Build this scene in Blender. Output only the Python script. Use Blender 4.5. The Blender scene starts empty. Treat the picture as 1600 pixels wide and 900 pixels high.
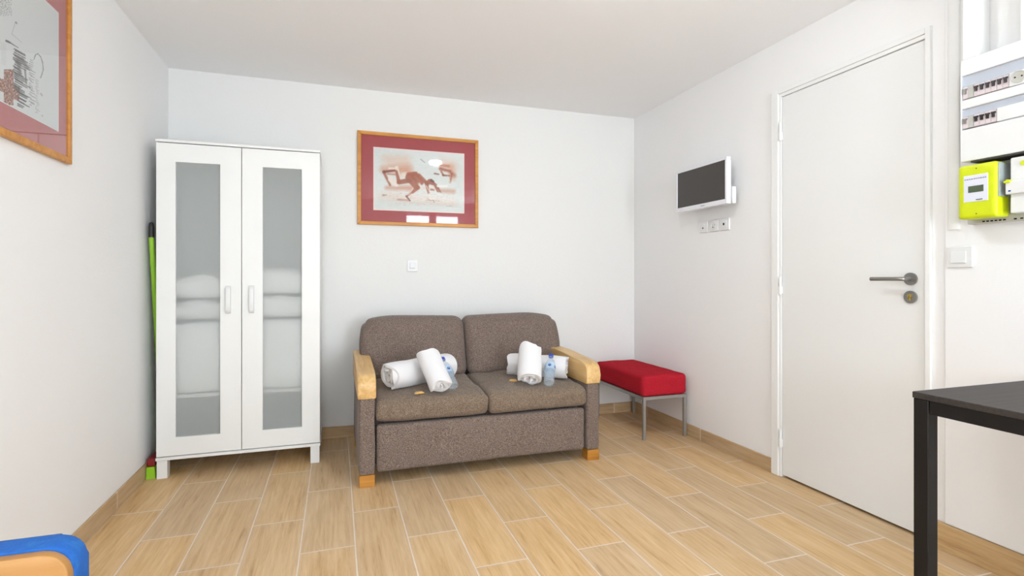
import bpy, bmesh, math, random
from mathutils import Vector, Matrix, noise
C = bpy.context.scene
COL = C.collection
R = math.radians

# ------------------------------------------------------------------ camera, world, lights
F_PX = 825.0; CAM_H = 1.065
YAW = math.atan2(275.0, F_PX)                 # looks a little to the right of the back wall's normal
cd = bpy.data.cameras.new('camera'); cam = bpy.data.objects.new('camera', cd); COL.objects.link(cam)
cam.location = (0, 0, CAM_H); cam.rotation_euler = (R(90), 0, -YAW)
cd.sensor_width = 36; cd.lens = 36 * F_PX / 1600; cd.shift_y = -0.01; cd.clip_start = 0.02
C.camera = cam
C.view_settings.view_transform = 'Standard'; C.view_settings.look = 'None'
C.view_settings.gamma = 1; C.view_settings.use_curve_mapping = False
C.view_settings.exposure = 0.0

w = bpy.data.worlds.new('sky'); C.world = w; w.use_nodes = True
w.node_tree.nodes['Background'].inputs[0].default_value = (.80, .90, 1, 1)
w.node_tree.nodes['Background'].inputs[1].default_value = 6.0

XL, XR, YB, YR, ZC = -0.965, 2.265, 3.70, -1.60, 2.338      # the room

def area(name, loc, rot, sx, sy, power, col):
    l = bpy.data.lights.new(name, 'AREA'); l.shape = 'RECTANGLE'; l.size = sx; l.size_y = sy
    l.energy = power; l.color = col
    o = bpy.data.objects.new(name, l); COL.objects.link(o); o.location = loc; o.rotation_euler = rot
    return o
# daylight through the french window, and fill light through the added left window
area('daylight_right', (1.58, YR - .75, 1.15), (R(118), 0, 0), 1.6, 2.7, 190, (.83, .915, 1))
area('fill_left', (-.25, YR - .45, 1.25), (R(126), 0, 0), 1.4, 1.6, 50, (.83, .915, 1))

# ------------------------------------------------------------------ helpers
def obj(name, bm, mat, parent=None, smooth=None, label=None):
    me = bpy.data.meshes.new(name); bm.normal_update()
    bmesh.ops.recalc_face_normals(bm, faces=bm.faces)
    if parent is not None and parent.get('_w'):
        bmesh.ops.translate(bm, verts=bm.verts, vec=-Vector(parent.get('_w')[:]))
    bm.to_mesh(me); bm.free()
    o = bpy.data.objects.new(name, me); COL.objects.link(o)
    for m in (mat if isinstance(mat, (list, tuple)) else [mat]): me.materials.append(m)
    if smooth is not None:
        for p in me.polygons: p.use_smooth = True
        me.set_sharp_from_angle(angle=R(smooth))
    if parent is not None:
        o.parent = parent
        if parent.get('_w'): o['_w'] = list(parent['_w'])
    if label: o['label'] = label
    return o
def thing(name, label, cat, loc=(0, 0, 0), rot=(0, 0, 0), group=None, local=False, kind=None):
    """Empty at the thing's base. Children are modelled in room coordinates, or in its own if local."""
    o = bpy.data.objects.new(name, None); COL.objects.link(o); o.empty_display_size = .05
    o.location = loc; o.rotation_euler = rot
    if not local: o['_w'] = list(loc)
    tag(o, label, cat, group, kind)
    return o
def tag(o, label=None, cat=None, group=None, kind=None):
    if label: o['label'] = label
    if cat: o['category'] = cat
    if group: o['group'] = group
    if kind: o['kind'] = kind
    return o
def copy_tree(o, parent=None):
    c = o.copy(); COL.objects.link(c)
    if parent is not None: c.parent = parent
    for ch in [x for x in bpy.data.objects if x.parent == o]: copy_tree(ch, c)
    return c

def B(): return bmesh.new()
def box(bm, x0, x1, y0, y1, z0, z1, bev=0, seg=2, mi=0):
    r = bmesh.ops.create_cube(bm, size=1)
    vs = r['verts']
    for v in vs:
        v.co = Vector((x0 + (v.co.x + .5) * (x1 - x0), y0 + (v.co.y + .5) * (y1 - y0), z0 + (v.co.z + .5) * (z1 - z0)))
    fs = set(f for v in vs for f in v.link_faces)
    for f in fs: f.material_index = mi
    if bev:
        es = set(e for v in vs for e in v.link_edges)
        bmesh.ops.bevel(bm, geom=list(es), offset=bev, segments=seg, profile=.5, affect='EDGES', clamp_overlap=True)
    return bm
def cyl(bm, p0, p1, r0, r1=None, n=24, cap=True):
    r1 = r0 if r1 is None else r1
    p0 = Vector(p0); p1 = Vector(p1); d = p1 - p0
    q = d.to_track_quat('Z', 'Y').to_matrix().to_4x4()
    bmesh.ops.create_cone(bm, cap_ends=cap, segments=n, radius1=r0, radius2=r1, depth=d.length,
                          matrix=Matrix.Translation((p0 + p1) / 2) @ q)
    return bm
def lathe(bm, prof, n=32, M=Matrix.Identity(4)):
    rings = []
    for r, z in prof:
        if r < 1e-5: rings.append([bm.verts.new(M @ Vector((0, 0, z)))])
        else: rings.append([bm.verts.new(M @ Vector((r * math.cos(2 * math.pi * i / n), r * math.sin(2 * math.pi * i / n), z))) for i in range(n)])
    for a, b in zip(rings, rings[1:]):
        for i in range(n):
            j = (i + 1) % n
            q = [a[0]] if len(a) == 1 else [a[i], a[j]]
            q += [b[0]] if len(b) == 1 else [b[j], b[i]]
            if len(q) > 2: bm.faces.new(q)
    return bm
def tube(bm, pts, r, n=8):
    pts = [Vector(p) for p in pts]; rings = []
    for i, p in enumerate(pts):
        t = (pts[min(i + 1, len(pts) - 1)] - pts[max(i - 1, 0)]).normalized()
        u = t.orthogonal().normalized() if i == 0 else (u - t * u.dot(t)).normalized()
        v = t.cross(u)
        rings.append([bm.verts.new(p + r * (math.cos(2 * math.pi * k / n) * u + math.sin(2 * math.pi * k / n) * v)) for k in range(n)])
    for a, b in zip(rings, rings[1:]):
        for k in range(n): bm.faces.new([a[k], a[(k + 1) % n], b[(k + 1) % n], b[k]])
    bm.faces.new(rings[0][::-1]); bm.faces.new(rings[-1])
    return bm
def prism(bm, poly, axis, a, b, bev=0):
    """poly: 2-D outline; axis: extrusion axis (0 x, 1 y, 2 z)"""
    def mk(p, t):
        c = [0, 0, 0]; c[axis] = t; o = [k for k in range(3) if k != axis]
        c[o[0]], c[o[1]] = p; return bm.verts.new(c)
    A = [mk(p, a) for p in poly]; Bv = [mk(p, b) for p in poly]
    fs = [bm.faces.new(A), bm.faces.new(Bv[::-1])]
    n = len(poly)
    for i in range(n): fs.append(bm.faces.new([A[i], Bv[i], Bv[(i + 1) % n], A[(i + 1) % n]]))
    if bev:
        es = list(fs[0].edges) + list(fs[1].edges)
        bmesh.ops.bevel(bm, geom=es, offset=bev, segments=2, profile=.5, affect='EDGES', clamp_overlap=True)
    return bm
def soft(bm, lo, hi, r, n, fn=None):
    """a padded block: finely divided box with radius r, then fn(u,v,w,co) shapes it (u,v,w in -1..1)"""
    lo = Vector(lo); hi = Vector(hi); nx, ny, nz = n; cache = {}
    c = (lo + hi) / 2; h = (hi - lo) / 2
    def vert(i, j, k):
        key = (i, j, k)
        if key in cache: return cache[key]
        uvw = Vector((2 * i / nx - 1, 2 * j / ny - 1, 2 * k / nz - 1))
        p = Vector([uvw[a] * h[a] for a in range(3)])
        q = Vector([max(-(h[a] - r), min(h[a] - r, p[a])) for a in range(3)])
        d = p - q
        p = q + d.normalized() * r if d.length > 1e-9 else p
        p += c
        if fn: p = fn(uvw.x, uvw.y, uvw.z, p)
        cache[key] = bm.verts.new(p); return cache[key]
    for i in range(nx):
        for j in range(ny):
            for k in (0, nz): bm.faces.new([vert(i, j, k), vert(i + 1, j, k), vert(i + 1, j + 1, k), vert(i, j + 1, k)])
    for i in range(nx):
        for k in range(nz):
            for j in (0, ny): bm.faces.new([vert(i, j, k), vert(i + 1, j, k), vert(i + 1, j, k + 1), vert(i, j, k + 1)])
    for j in range(ny):
        for k in range(nz):
            for i in (0, nx): bm.faces.new([vert(i, j, k), vert(i, j + 1, k), vert(i, j + 1, k + 1), vert(i, j, k + 1)])
    return bm
def s2l(c):
    c /= 255.0
    return c / 12.92 if c <= .04045 else ((c + .055) / 1.055) ** 2.4
def rgb(r, g, b): return (s2l(r), s2l(g), s2l(b), 1)

# ------------------------------------------------------------------ materials
class NT:
    def __init__(s, name):
        s.m = bpy.data.materials.new(name); s.m.use_nodes = True; s.t = s.m.node_tree
        s.p = s.t.nodes['Principled BSDF']
    def n(s, kind, **kw):
        nd = s.t.nodes.new(kind)
        for k, v in kw.items():
            if k.startswith('i_'): 
                key = k[2:]; key = int(key) if key.isdigit() else key.replace('_', ' ')
                s.link(v, nd.inputs[key])
            else: setattr(nd, k, v)
        return nd
    def link(s, v, inp):
        if isinstance(v, bpy.types.NodeSocket): s.t.links.new(v, inp)
        elif isinstance(v, bpy.types.Node): s.t.links.new(v.outputs[0], inp)
        else: inp.default_value = v
    def math(s, op, a, b=None, c=None):
        nd = s.t.nodes.new('ShaderNodeMath'); nd.operation = op
        for i, v in enumerate((a, b, c)):
            if v is not None: s.link(v, nd.inputs[i])
        return nd.outputs[0]
    def ramp(s, fac, stops):
        nd = s.t.nodes.new('ShaderNodeValToRGB'); e = nd.color_ramp.elements
        while len(e) < len(stops): e.new(.5)
        for el, (p, c) in zip(e, stops): el.position = p; el.color = c
        s.link(fac, nd.inputs[0]); return nd.outputs[0]
    def mix(s, fac, a, b, typ='MIX'):
        nd = s.t.nodes.new('ShaderNodeMix'); nd.data_type = 'RGBA'; nd.blend_type = typ
        s.link(fac, nd.inputs[0]); s.link(a, nd.inputs[6]); s.link(b, nd.inputs[7]); return nd.outputs[2]
    def set(s, **kw):
        for k, v in kw.items(): s.link(v, s.p.inputs[k.replace('_', ' ')])
        return s
    def bump(s, h, dist, strength=1.0):
        b = s.n('ShaderNodeBump', i_Height=h); b.inputs['Distance'].default_value = dist; b.inputs['Strength'].default_value = strength
        s.link(b.outputs[0], s.p.inputs['Normal'])
    def coord(s, scale=(1, 1, 1), loc=(0, 0, 0), out='Object'):
        tc = s.n('ShaderNodeTexCoord'); mp = s.n('ShaderNodeMapping', i_Vector=tc.outputs[out])
        mp.inputs['Scale'].default_value = scale; mp.inputs['Location'].default_value = loc; return mp.outputs[0]
    def noise(s, vec, scale, detail=3, rough=.5, dist=0):
        nd = s.n('ShaderNodeTexNoise', i_Vector=vec)
        nd.inputs['Scale'].default_value = scale; nd.inputs['Detail'].default_value = detail
        nd.inputs['Roughness'].default_value = rough; nd.inputs['Distortion'].default_value = dist; return nd.outputs[0]

def plain(name, col, rough=.5, metal=0, bump=0, bscale=200, spec=.5, var=0):
    t = NT(name); t.set(Roughness=rough, Metallic=metal); t.p.inputs['Specular IOR Level'].default_value = spec
    if var or bump:
        n = t.noise(t.coord(), bscale, 3)
    if var:
        lo = [c * (1 - var) for c in col[:3]] + [1]; hi = [min(1, c * (1 + var)) for c in col[:3]] + [1]
        t.set(Base_Color=t.ramp(n, [(.3, lo), (.7, hi)]))
    else: t.set(Base_Color=col)
    if bump: t.bump(n, bump)
    return t.m

M = {}
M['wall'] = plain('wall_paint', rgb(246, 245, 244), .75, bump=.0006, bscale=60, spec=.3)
M['wall_dimmed'] = plain('wall_paint_dimmed', rgb(236, 235, 232), .8, bump=.0006, bscale=60, spec=.2)  # wall paint greyed for the back wall, to offset the strong window light there
M['ceiling'] = plain('ceiling_paint', rgb(250, 249, 249), .8, spec=.2, bump=.0004, bscale=40)
M['door_paint'] = plain('door_paint', rgb(240, 240, 238), .45, spec=.4, bump=.0002, bscale=30)
M['frame_paint'] = plain('frame_paint', rgb(244, 244, 242), .45, spec=.4, bump=.0002, bscale=50)
M['dark_gap'] = plain('dark_gap', rgb(70, 66, 62), .9)
M['white_foil'] = plain('white_foil', rgb(240, 240, 237), .38, spec=.45, bump=.0001, bscale=300)
M['white_plastic'] = plain('white_plastic', rgb(234, 234, 233), .35, bump=.00005, bscale=100)
M['grey_plastic'] = plain('grey_plastic', rgb(196, 194, 186), .45, var=.03, bscale=80)
M['tv_bezel'] = plain('tv_bezel', rgb(238, 238, 244), .25)
M['screen'] = plain('screen', rgb(62, 57, 54), .35, var=.03, bscale=5)
M['black_plastic'] = plain('black_plastic', rgb(30, 28, 29), .4)
M['dark_hole'] = plain('dark_hole', rgb(35, 32, 30), .8)
M['steel'] = plain('brushed_steel', rgb(150, 148, 145), .32, metal=.85, bump=.0001, bscale=400)
M['bench_steel'] = plain('bench_steel', rgb(165, 162, 158), .4, metal=.6, bump=.0001, bscale=400)
M['brass'] = plain('brass', rgb(205, 175, 95), .3, metal=.9)
M['table_black'] = plain('table_black', rgb(22, 20, 20), .5, spec=.3, bump=.0001, bscale=300)
M['meter_green'] = plain('meter_green', rgb(212, 224, 10), .4, var=.02, bscale=30)
M['lcd'] = plain('lcd', rgb(82, 96, 72), .3)
M['label_paper'] = plain('label_paper', rgb(226, 228, 238), .5)
M['label_ink'] = plain('label_ink', rgb(150, 150, 165), .6)
M['blue_ink'] = plain('blue_ink', rgb(30, 70, 150), .5)
M['blue_film'] = plain('blue_tinted_cover', rgb(214, 222, 234), .2)
M['pink_plate'] = plain('pink_plate', rgb(222, 208, 210), .5, var=.08, bscale=300)
M['broom_green'] = plain('broom_green', rgb(150, 204, 44), .4)
M['broom_red'] = plain('broom_red', rgb(130, 20, 25), .5)
M['cap_blue'] = plain('cap_blue', rgb(25, 70, 185), .35)
M['bedding'] = plain('bedding', rgb(248, 246, 244), .9, bump=.004, bscale=14)
M['soap_wrap'] = plain('soap_wrap', rgb(226, 178, 104), .35, var=.12, bscale=90)
M['paper'] = plain('print_paper', rgb(222, 226, 222), .8)

# wood-look floor tiles: 206 x 619 mm, half-bond, light grout
def tile_mat(name, along, w=.206, l=.619, o_across=.073, o_along=2.19, wall=False, tint=1.0):
    t = NT(name); tc = t.n('ShaderNodeTexCoord').outputs['Object']
    sp = t.n('ShaderNodeSeparateXYZ', i_Vector=tc)
    x, y, z = sp.outputs
    a = y if along == 'y' else x
    b = z if wall else (x if along == 'y' else y)
    if wall:
        u = t.math('ADD', t.math('MULTIPLY', b, 0.0), .5); par = 0.0; v = t.math('DIVIDE', t.math('SUBTRACT', a, o_along), l)
        col = t.math('MULTIPLY', b, 0.0)
    else:
        u = t.math('DIVIDE', t.math('SUBTRACT', b, o_across), w)
        col = t.math('FLOOR', u)
        par = t.math('SUBTRACT', 1.0, t.math('FLOORED_MODULO', col, 2.0))
        v = t.math('ADD', t.math('DIVIDE', t.math('SUBTRACT', a, o_along), l), t.math('MULTIPLY', par, .5))
    row = t.math('FLOOR', v)
    fu = t.math('FRACT', u); fv = t.math('FRACT', v)
    # wobble so the joints are not ruled lines
    wob = t.math('MULTIPLY', t.math('SUBTRACT', t.noise(tc, 25, 2), .5), .0022)
    du = t.math('MULTIPLY', t.math('MINIMUM', fu, t.math('SUBTRACT', 1.0, fu)), w)
    dv = t.math('MULTIPLY', t.math('MINIMUM', fv, t.math('SUBTRACT', 1.0, fv)), l)
    d = dv if wall else t.math('MINIMUM', du, dv)
    d = t.math('ADD', d, wob)
    mr = t.n('ShaderNodeMapRange', i_Value=d); mr.inputs[1].default_value = .0018; mr.inputs[2].default_value = .0040
    mr.inputs[3].default_value = 1; mr.inputs[4].default_value = 0
    grout = mr.outputs[0]
    cb = t.n('ShaderNodeCombineXYZ', i_X=col, i_Y=row); cb.inputs[2].default_value = 3.3
    wn = t.n('ShaderNodeTexWhiteNoise', i_Vector=cb.outputs[0]); wn.noise_dimensions = '3D'
    rnd = wn.outputs['Value']; rcol = wn.outputs['Color']
    off = t.n('ShaderNodeVectorMath', operation='SCALE'); t.link(rcol, off.inputs[0]); off.inputs['Scale'].default_value = 17
    base = t.n('ShaderNodeCombineXYZ')
    t.link(b, base.inputs[0]); t.link(a, base.inputs[1]); base.inputs[2].default_value = 0
    ad = t.n('ShaderNodeVectorMath', operation='ADD'); t.link(base.outputs[0], ad.inputs[0]); t.link(off.outputs[0], ad.inputs[1])
    def mp(sx, sy):
        m = t.n('ShaderNodeMapping', i_Vector=ad.outputs[0]); m.inputs['Scale'].default_value = (sx, sy, 1); return m.outputs[0]
    big = t.noise(mp(9, 1.6), 1.6, 3, .5, .6)
    grain = t.noise(mp(46, 3.0), 1.2, 5, .66, 1.0)
    fine = t.noise(mp(260, 9), 1.2, 3, .6, .3)
    wv = t.n('ShaderNodeTexWave', i_Vector=mp(8, .8)); wv.wave_type = 'BANDS'; wv.bands_direction = 'X'
    wv.inputs['Scale'].default_value = 1.6; wv.inputs['Distortion'].default_value = 9; wv.inputs['Detail'].default_value = 3; wv.inputs['Detail Scale'].default_value = 1.1
    g = t.math('ADD', t.math('MULTIPLY', grain, .46), t.math('ADD', t.math('MULTIPLY', fine, .18), t.math('MULTIPLY', wv.outputs[1], .04)))
    g = t.math('ADD', g, t.math('MULTIPLY', big, .36))
    T = tint
    cc = t.ramp(g, [(.36, rgb(178 * T, 141 * T, 98 * T)), (.44, rgb(204 * T, 168 * T, 122 * T)), (.57, rgb(218 * T, 185 * T, 140 * T)), (.72, rgb(228 * T, 200 * T, 160 * T))])
    hs = t.n('ShaderNodeHueSaturation', i_Color=cc)
    t.link(t.math('ADD', .93, t.math('MULTIPLY', rnd, .14)), hs.inputs['Value'])
    t.link(t.math('ADD', .93, t.math('MULTIPLY', wn.outputs['Value'], .14)), hs.inputs['Saturation'])
    # chalky grout haze on the edges of the tiles
    hz = t.n('ShaderNodeMapRange', i_Value=d); hz.inputs[1].default_value = .002; hz.inputs[2].default_value = .028
    hz.inputs[3].default_value = 1; hz.inputs[4].default_value = 0
    haze = t.math('MULTIPLY', t.math('MULTIPLY', hz.outputs[0], t.noise(tc, 14, 4)), .42)
    c2 = t.mix(haze, hs.outputs[0], rgb(214, 190, 168))
    c3 = t.mix(grout, c2, rgb(232, 215, 194))
    t.set(Base_Color=c3, Roughness=t.math('ADD', .42, t.math('MULTIPLY', grain, .2)))
    t.p.inputs['Specular IOR Level'].default_value = .35
    t.bump(t.math('SUBTRACT', t.math('MULTIPLY', g, .25), t.math('MULTIPLY', grout, 1.0)), .0012)
    return t.m
M['floor'] = tile_mat('wood_look_tile', 'y')
M['base_y'] = tile_mat('wood_look_skirting_y', 'y', o_along=2.88, wall=True, tint=.93)
M['base_x'] = tile_mat('wood_look_skirting_x', 'x', o_along=.22, wall=True, tint=.93)

def wood(name, c1, c2, axis='y', rough=.4):
    t = NT(name); sc = {'x': (2.5, 45, 45), 'y': (45, 2.5, 45), 'z': (45, 45, 2.5)}[axis]
    n = t.noise(t.coord(sc), 1.0, 4, .55, .8)
    n2 = t.noise(t.coord(), 6, 2)
    t.set(Base_Color=t.ramp(t.math('ADD', t.math('MULTIPLY', n, .7), t.math('MULTIPLY', n2, .3)), [(.35, c1), (.65, c2)]), Roughness=rough)
    t.bump(n, .0004); return t.m
M['beech'] = wood('pale_beech', rgb(206, 160, 96), rgb(232, 196, 136))
M['foot_wood'] = wood('amber_wood', rgb(172, 112, 34), rgb(202, 142, 62), 'x')
M['chair_wood'] = wood('honey_plywood', rgb(158, 108, 46), rgb(182, 134, 74), 'x')
M['frame_wood'] = wood('orange_frame_wood', rgb(188, 122, 44), rgb(216, 152, 66), 'x')
t = NT('black_brown_veneer')
n = t.noise(t.coord((3, 120, 120)), 1, 4, .6)
t.set(Base_Color=t.ramp(n, [(.3, rgb(40, 35, 34)), (.7, rgb(60, 54, 51))]), Roughness=.55); t.bump(n, .0003); M['table_top'] = t.m

def fabric(name, dark, mid, light, scale=420, wrinkle=0.0):
    t = NT(name); c = t.coord()
    n1 = t.noise(c, scale, 2, .6); n2 = t.noise(c, scale * .35, 3, .6); n3 = t.noise(c, 9, 3)
    wx = t.n('ShaderNodeTexWave', i_Vector=t.coord((1, 1, 1))); wx.wave_type = 'BANDS'; wx.bands_direction = 'Z'
    wx.inputs['Scale'].default_value = scale * .25; wx.inputs['Distortion'].default_value = 6
    g = t.math('ADD', t.math('MULTIPLY', n1, .5), t.math('ADD', t.math('MULTIPLY', n2, .42), t.math('MULTIPLY', wx.outputs[1], .08)))
    col = t.ramp(g, [(.38, dark), (.5, mid), (.62, light)])
    col = t.mix(t.math('MULTIPLY', n3, .22), col, dark)
    t.set(Base_Color=col, Roughness=.95); t.p.inputs['Specular IOR Level'].default_value = .15
    t.p.inputs['Sheen Weight'].default_value = .15
    if 'red' in name: t.p.inputs['Sheen Weight'].default_value = 0; t.p.inputs['Specular IOR Level'].default_value = .05
    t.bump(g, .0012); return t.m
M['tweed'] = fabric('brown_grey_tweed', rgb(78, 63, 56), rgb(122, 105, 95), rgb(172, 156, 144), 560)
M['seat_tweed'] = fabric('worn_seat_tweed', rgb(84, 68, 56), rgb(128, 110, 94), rgb(170, 152, 132), 560)
M['piping'] = plain('seam_thread', rgb(70, 60, 54), .9)
M['red_cloth'] = fabric('red_cloth', rgb(168, 28, 42), rgb(186, 38, 52), rgb(196, 52, 64), 500)
t = NT('blue_cloth')
n = t.noise(t.coord(), 18, 5, .7, .6)
t.set(Base_Color=t.ramp(n, [(.3, rgb(8, 78, 156)), (.55, rgb(16, 92, 172)), (.75, rgb(46, 120, 190))]), Roughness=.8); t.bump(t.noise(t.coord(), 300, 2), .0006); M['blue_cloth'] = t.m
t = NT('terry')
n = t.noise(t.coord(), 300, 3, .7)
t.set(Base_Color=rgb(244, 242, 242), Roughness=1.0); t.p.inputs['Sheen Weight'].default_value = .3
t.p.inputs['Specular IOR Level'].default_value = .1
t.bump(n, .003); M['terry'] = t.m
t = NT('mat_board'); n = t.noise(t.coord(), 60, 3)
t.set(Base_Color=t.ramp(n, [(.3, rgb(160, 48, 54)), (.7, rgb(168, 54, 60))]), Roughness=.7); M['mat_board'] = t.m
t = NT('mat_board_pink'); n = t.noise(t.coord(), 60, 3)
t.set(Base_Color=t.ramp(n, [(.3, rgb(182, 92, 94)), (.7, rgb(188, 100, 102))]), Roughness=.7); M['mat_pink'] = t.m

def picture_glass():
    t = NT('picture_glass'); T = t.t
    tr = t.n('ShaderNodeBsdfTransparent'); gl = t.n('ShaderNodeBsdfGlossy'); gl.inputs['Roughness'].default_value = .03
    fr = t.n('ShaderNodeFresnel'); geo = t.n('ShaderNodeNewGeometry')
    t.link(t.math('SUBTRACT', 1.5, t.math('MULTIPLY', geo.outputs['Backfacing'], 1.5 - 1 / 1.5)), fr.inputs[0])
    mx = t.n('ShaderNodeMixShader'); t.link(fr.outputs[0], mx.inputs[0]); t.link(tr.outputs[0], mx.inputs[1]); t.link(gl.outputs[0], mx.inputs[2])
    T.links.new(mx.outputs[0], T.nodes['Material Output'].inputs[0]); return t.m
M['glass'] = picture_glass()
def clear(name, tint, body, gloss=.12, rough=.08, bodycol=(1, 1, 1, 1)):
    t = NT(name); T = t.t
    tr = t.n('ShaderNodeBsdfTransparent'); tr.inputs[0].default_value = tint
    t.set(Base_Color=bodycol, Roughness=rough)
    mx = t.n('ShaderNodeMixShader'); mx.inputs[0].default_value = body
    t.link(tr.outputs[0], mx.inputs[1]); t.link(t.p.outputs[0], mx.inputs[2])
    T.links.new(mx.outputs[0], T.nodes['Material Output'].inputs[0]); return t.m
M['pet'] = clear('clear_bottle', (.94, .97, .99, 1), .24, bodycol=rgb(226, 236, 244))
M['label_film'] = clear('bottle_label', (.8, .9, 1, 1), .75, bodycol=rgb(196, 220, 242), rough=.3)
M['tint_cover'] = clear('tinted_cover', (.95, .97, 1, 1), .3, bodycol=rgb(236, 240, 248))
# frosted ribbed wardrobe pane
t = NT('frosted_pane'); T = t.t
wv = t.n('ShaderNodeTexWave', i_Vector=t.coord()); wv.wave_type = 'BANDS'; wv.bands_direction = 'X'; wv.inputs['Scale'].default_value = 40
bp = t.n('ShaderNodeBump', i_Height=wv.outputs[1]); bp.inputs['Distance'].default_value = .0004
rf = t.n('ShaderNodeBsdfRefraction'); rf.inputs['Color'].default_value = (.97, .98, .98, 1); rf.inputs['Roughness'].default_value = .35; rf.inputs['IOR'].default_value = 1.12
tl = t.n('ShaderNodeBsdfTranslucent'); tl.inputs[0].default_value = (.9, .92, .91, 1)
df = t.n('ShaderNodeBsdfDiffuse'); df.inputs[0].default_value = rgb(226, 230, 228)
t.link(bp.outputs[0], df.inputs['Normal'])
m1 = t.n('ShaderNodeMixShader'); m1.inputs[0].default_value = .14; tp = t.n('ShaderNodeBsdfTransparent'); m0 = t.n('ShaderNodeMixShader'); m0.inputs[0].default_value = .60; t.link(rf.outputs[0], m0.inputs[1]); t.link(tp.outputs[0], m0.inputs[2]); t.link(m0.outputs[0], m1.inputs[1]); t.link(tl.outputs[0], m1.inputs[2])
m2 = t.n('ShaderNodeMixShader'); m2.inputs[0].default_value = .24; t.link(m1.outputs[0], m2.inputs[1]); t.link(df.outputs[0], m2.inputs[2])
T.links.new(m2.outputs[0], T.nodes['Material Output'].inputs[0]); M['frost'] = t.m
def emit(name, col, s):
    t = NT(name); t.set(Base_Color=(.9, .9, .9, 1), Emission_Color=col, Emission_Strength=s); return t.m
M['lamp_opal'] = emit('lamp_opal', (.90, .96, 1, 1), 185.0)
# drawing pigment from a colour attribute
t = NT('drawing_ink'); at = t.n('ShaderNodeAttribute', attribute_name='ink'); t.set(Base_Color=at.outputs[0], Roughness=.8); M['ink'] = t.m

# ------------------------------------------------------------------ the room
def st(name, bm, mat, **kw):
    o = obj(name, bm, mat, **kw); o['kind'] = 'structure'; return o
st('floor', box(B(), XL - .2, XR + .3, YR - .2, YB + .2, -.1, 0), M['floor'])
st('ceiling', box(B(), XL - .2, XR + .3, YR - .2, YB + .2, ZC, ZC + .1), M['ceiling'])
st('wall_back', box(B(), XL - .2, XR + .3, YB, YB + .2, 0, ZC), M['wall_dimmed'])
st('wall_left', box(B(), XL - .2, XL, YR, YB, 0, ZC), M['wall'])
DY0, DY1, DZ = 1.473, 2.287, 2.074             # door frame outline in the right wall
bm = B()
box(bm, XR, XR + .06, DY1, YB, 0, ZC); box(bm, XR, XR + .06, YR, DY0, 0, ZC); box(bm, XR, XR + .06, DY0, DY1, DZ, ZC)
box(bm, XR + .06, XR + .2, YR, YB, 0, ZC)
st('wall_right', bm, M['wall'])
# rear wall behind the camera with a french window and a smaller, unseen window added for fill light
FW = (1.09, 2.07, .10, 2.17); SW = (-.72, .22, .80, 2.10)
bm = B()
box(bm, XL, SW[0], YR - .2, YR, 0, ZC); box(bm, SW[0], SW[1], YR - .2, YR, 0, SW[2]); box(bm, SW[0], SW[1], YR - .2, YR, SW[3], ZC)
box(bm, SW[1], FW[0], YR - .2, YR, 0, ZC); box(bm, FW[0], FW[1], YR - .2, YR, 0, FW[2]); box(bm, FW[0], FW[1], YR - .2, YR, FW[3], ZC)
box(bm, FW[1], XR, YR - .2, YR, 0, ZC)
st('wall_rear', bm, M['wall'])
def window(name, W, mull):
    x0, x1, z0, z1 = W
    r = thing(name, None, None, (x0, YR - .1, z0), kind='structure')
    bm = B(); f = .045
    box(bm, x0, x1, YR - .13, YR - .07, z0, z0 + f); box(bm, x0, x1, YR - .13, YR - .07, z1 - f, z1)
    box(bm, x0, x0 + f, YR - .13, YR - .07, z0, z1); box(bm, x1 - f, x1, YR - .13, YR - .07, z0, z1)
    xm = (x0 + x1) / 2; box(bm, xm - mull, xm + mull, YR - .13, YR - .07, z0, z1)
    obj('window_frame', bm, M['frame_paint'], r)
    bm = B(); box(bm, x0 + f, xm - mull, YR - .102, YR - .098, z0 + f, z1 - f); box(bm, xm + mull, x1 - f, YR - .102, YR - .098, z0 + f, z1 - f)
    obj('window_pane', bm, M['glass'], r)
window('window_1', FW, .06); window('fill_window', SW, .04)

# skirting of the same tile
BH = .078
st('baseboard_back', box(B(), XL + .011, XR - .011, YB - .010, YB, 0, BH, .0012, 1), M['base_x'])
st('baseboard_left', box(B(), XL, XL + .010, YR, YB, 0, BH, .0012, 1), M['base_y'])
bm = B(); box(bm, XR - .010, XR, DY1, YB, 0, BH, .0012, 1)
st('baseboard_right', bm, M['base_y'])
st('baseboard_door_side', box(B(), XR - .020, XR, YR, DY0 - .001, 0, .105, .0012, 1), M['base_y'])
bpy.data.objects['baseboard_door_side'].name = 'baseboard_front'
# service panel right of the door, groove, rounded cover strip and cable trunkings
st('trim_1', box(B(), XR - .010, XR, YR, 1.421, .107, ZC, .0015, 1), M['wall'])
bm = B()
prism(bm, [(XR - .010 - .008 * math.sin(a), 1.389 + .022 * math.cos(a)) for a in [math.pi * i / 12 for i in range(13)]], 2, 1.25, ZC)
st('trim_2', bm, M['frame_paint'], smooth=40)
st('trim_3', box(B(), 2.185, XR - .010, 1.270, 1.320, 1.862, ZC, .004), M['frame_paint'])
st('trim_4', box(B(), 2.185, XR - .010, 1.095, 1.147, 1.862, ZC, .004), M['frame_paint'])

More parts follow.
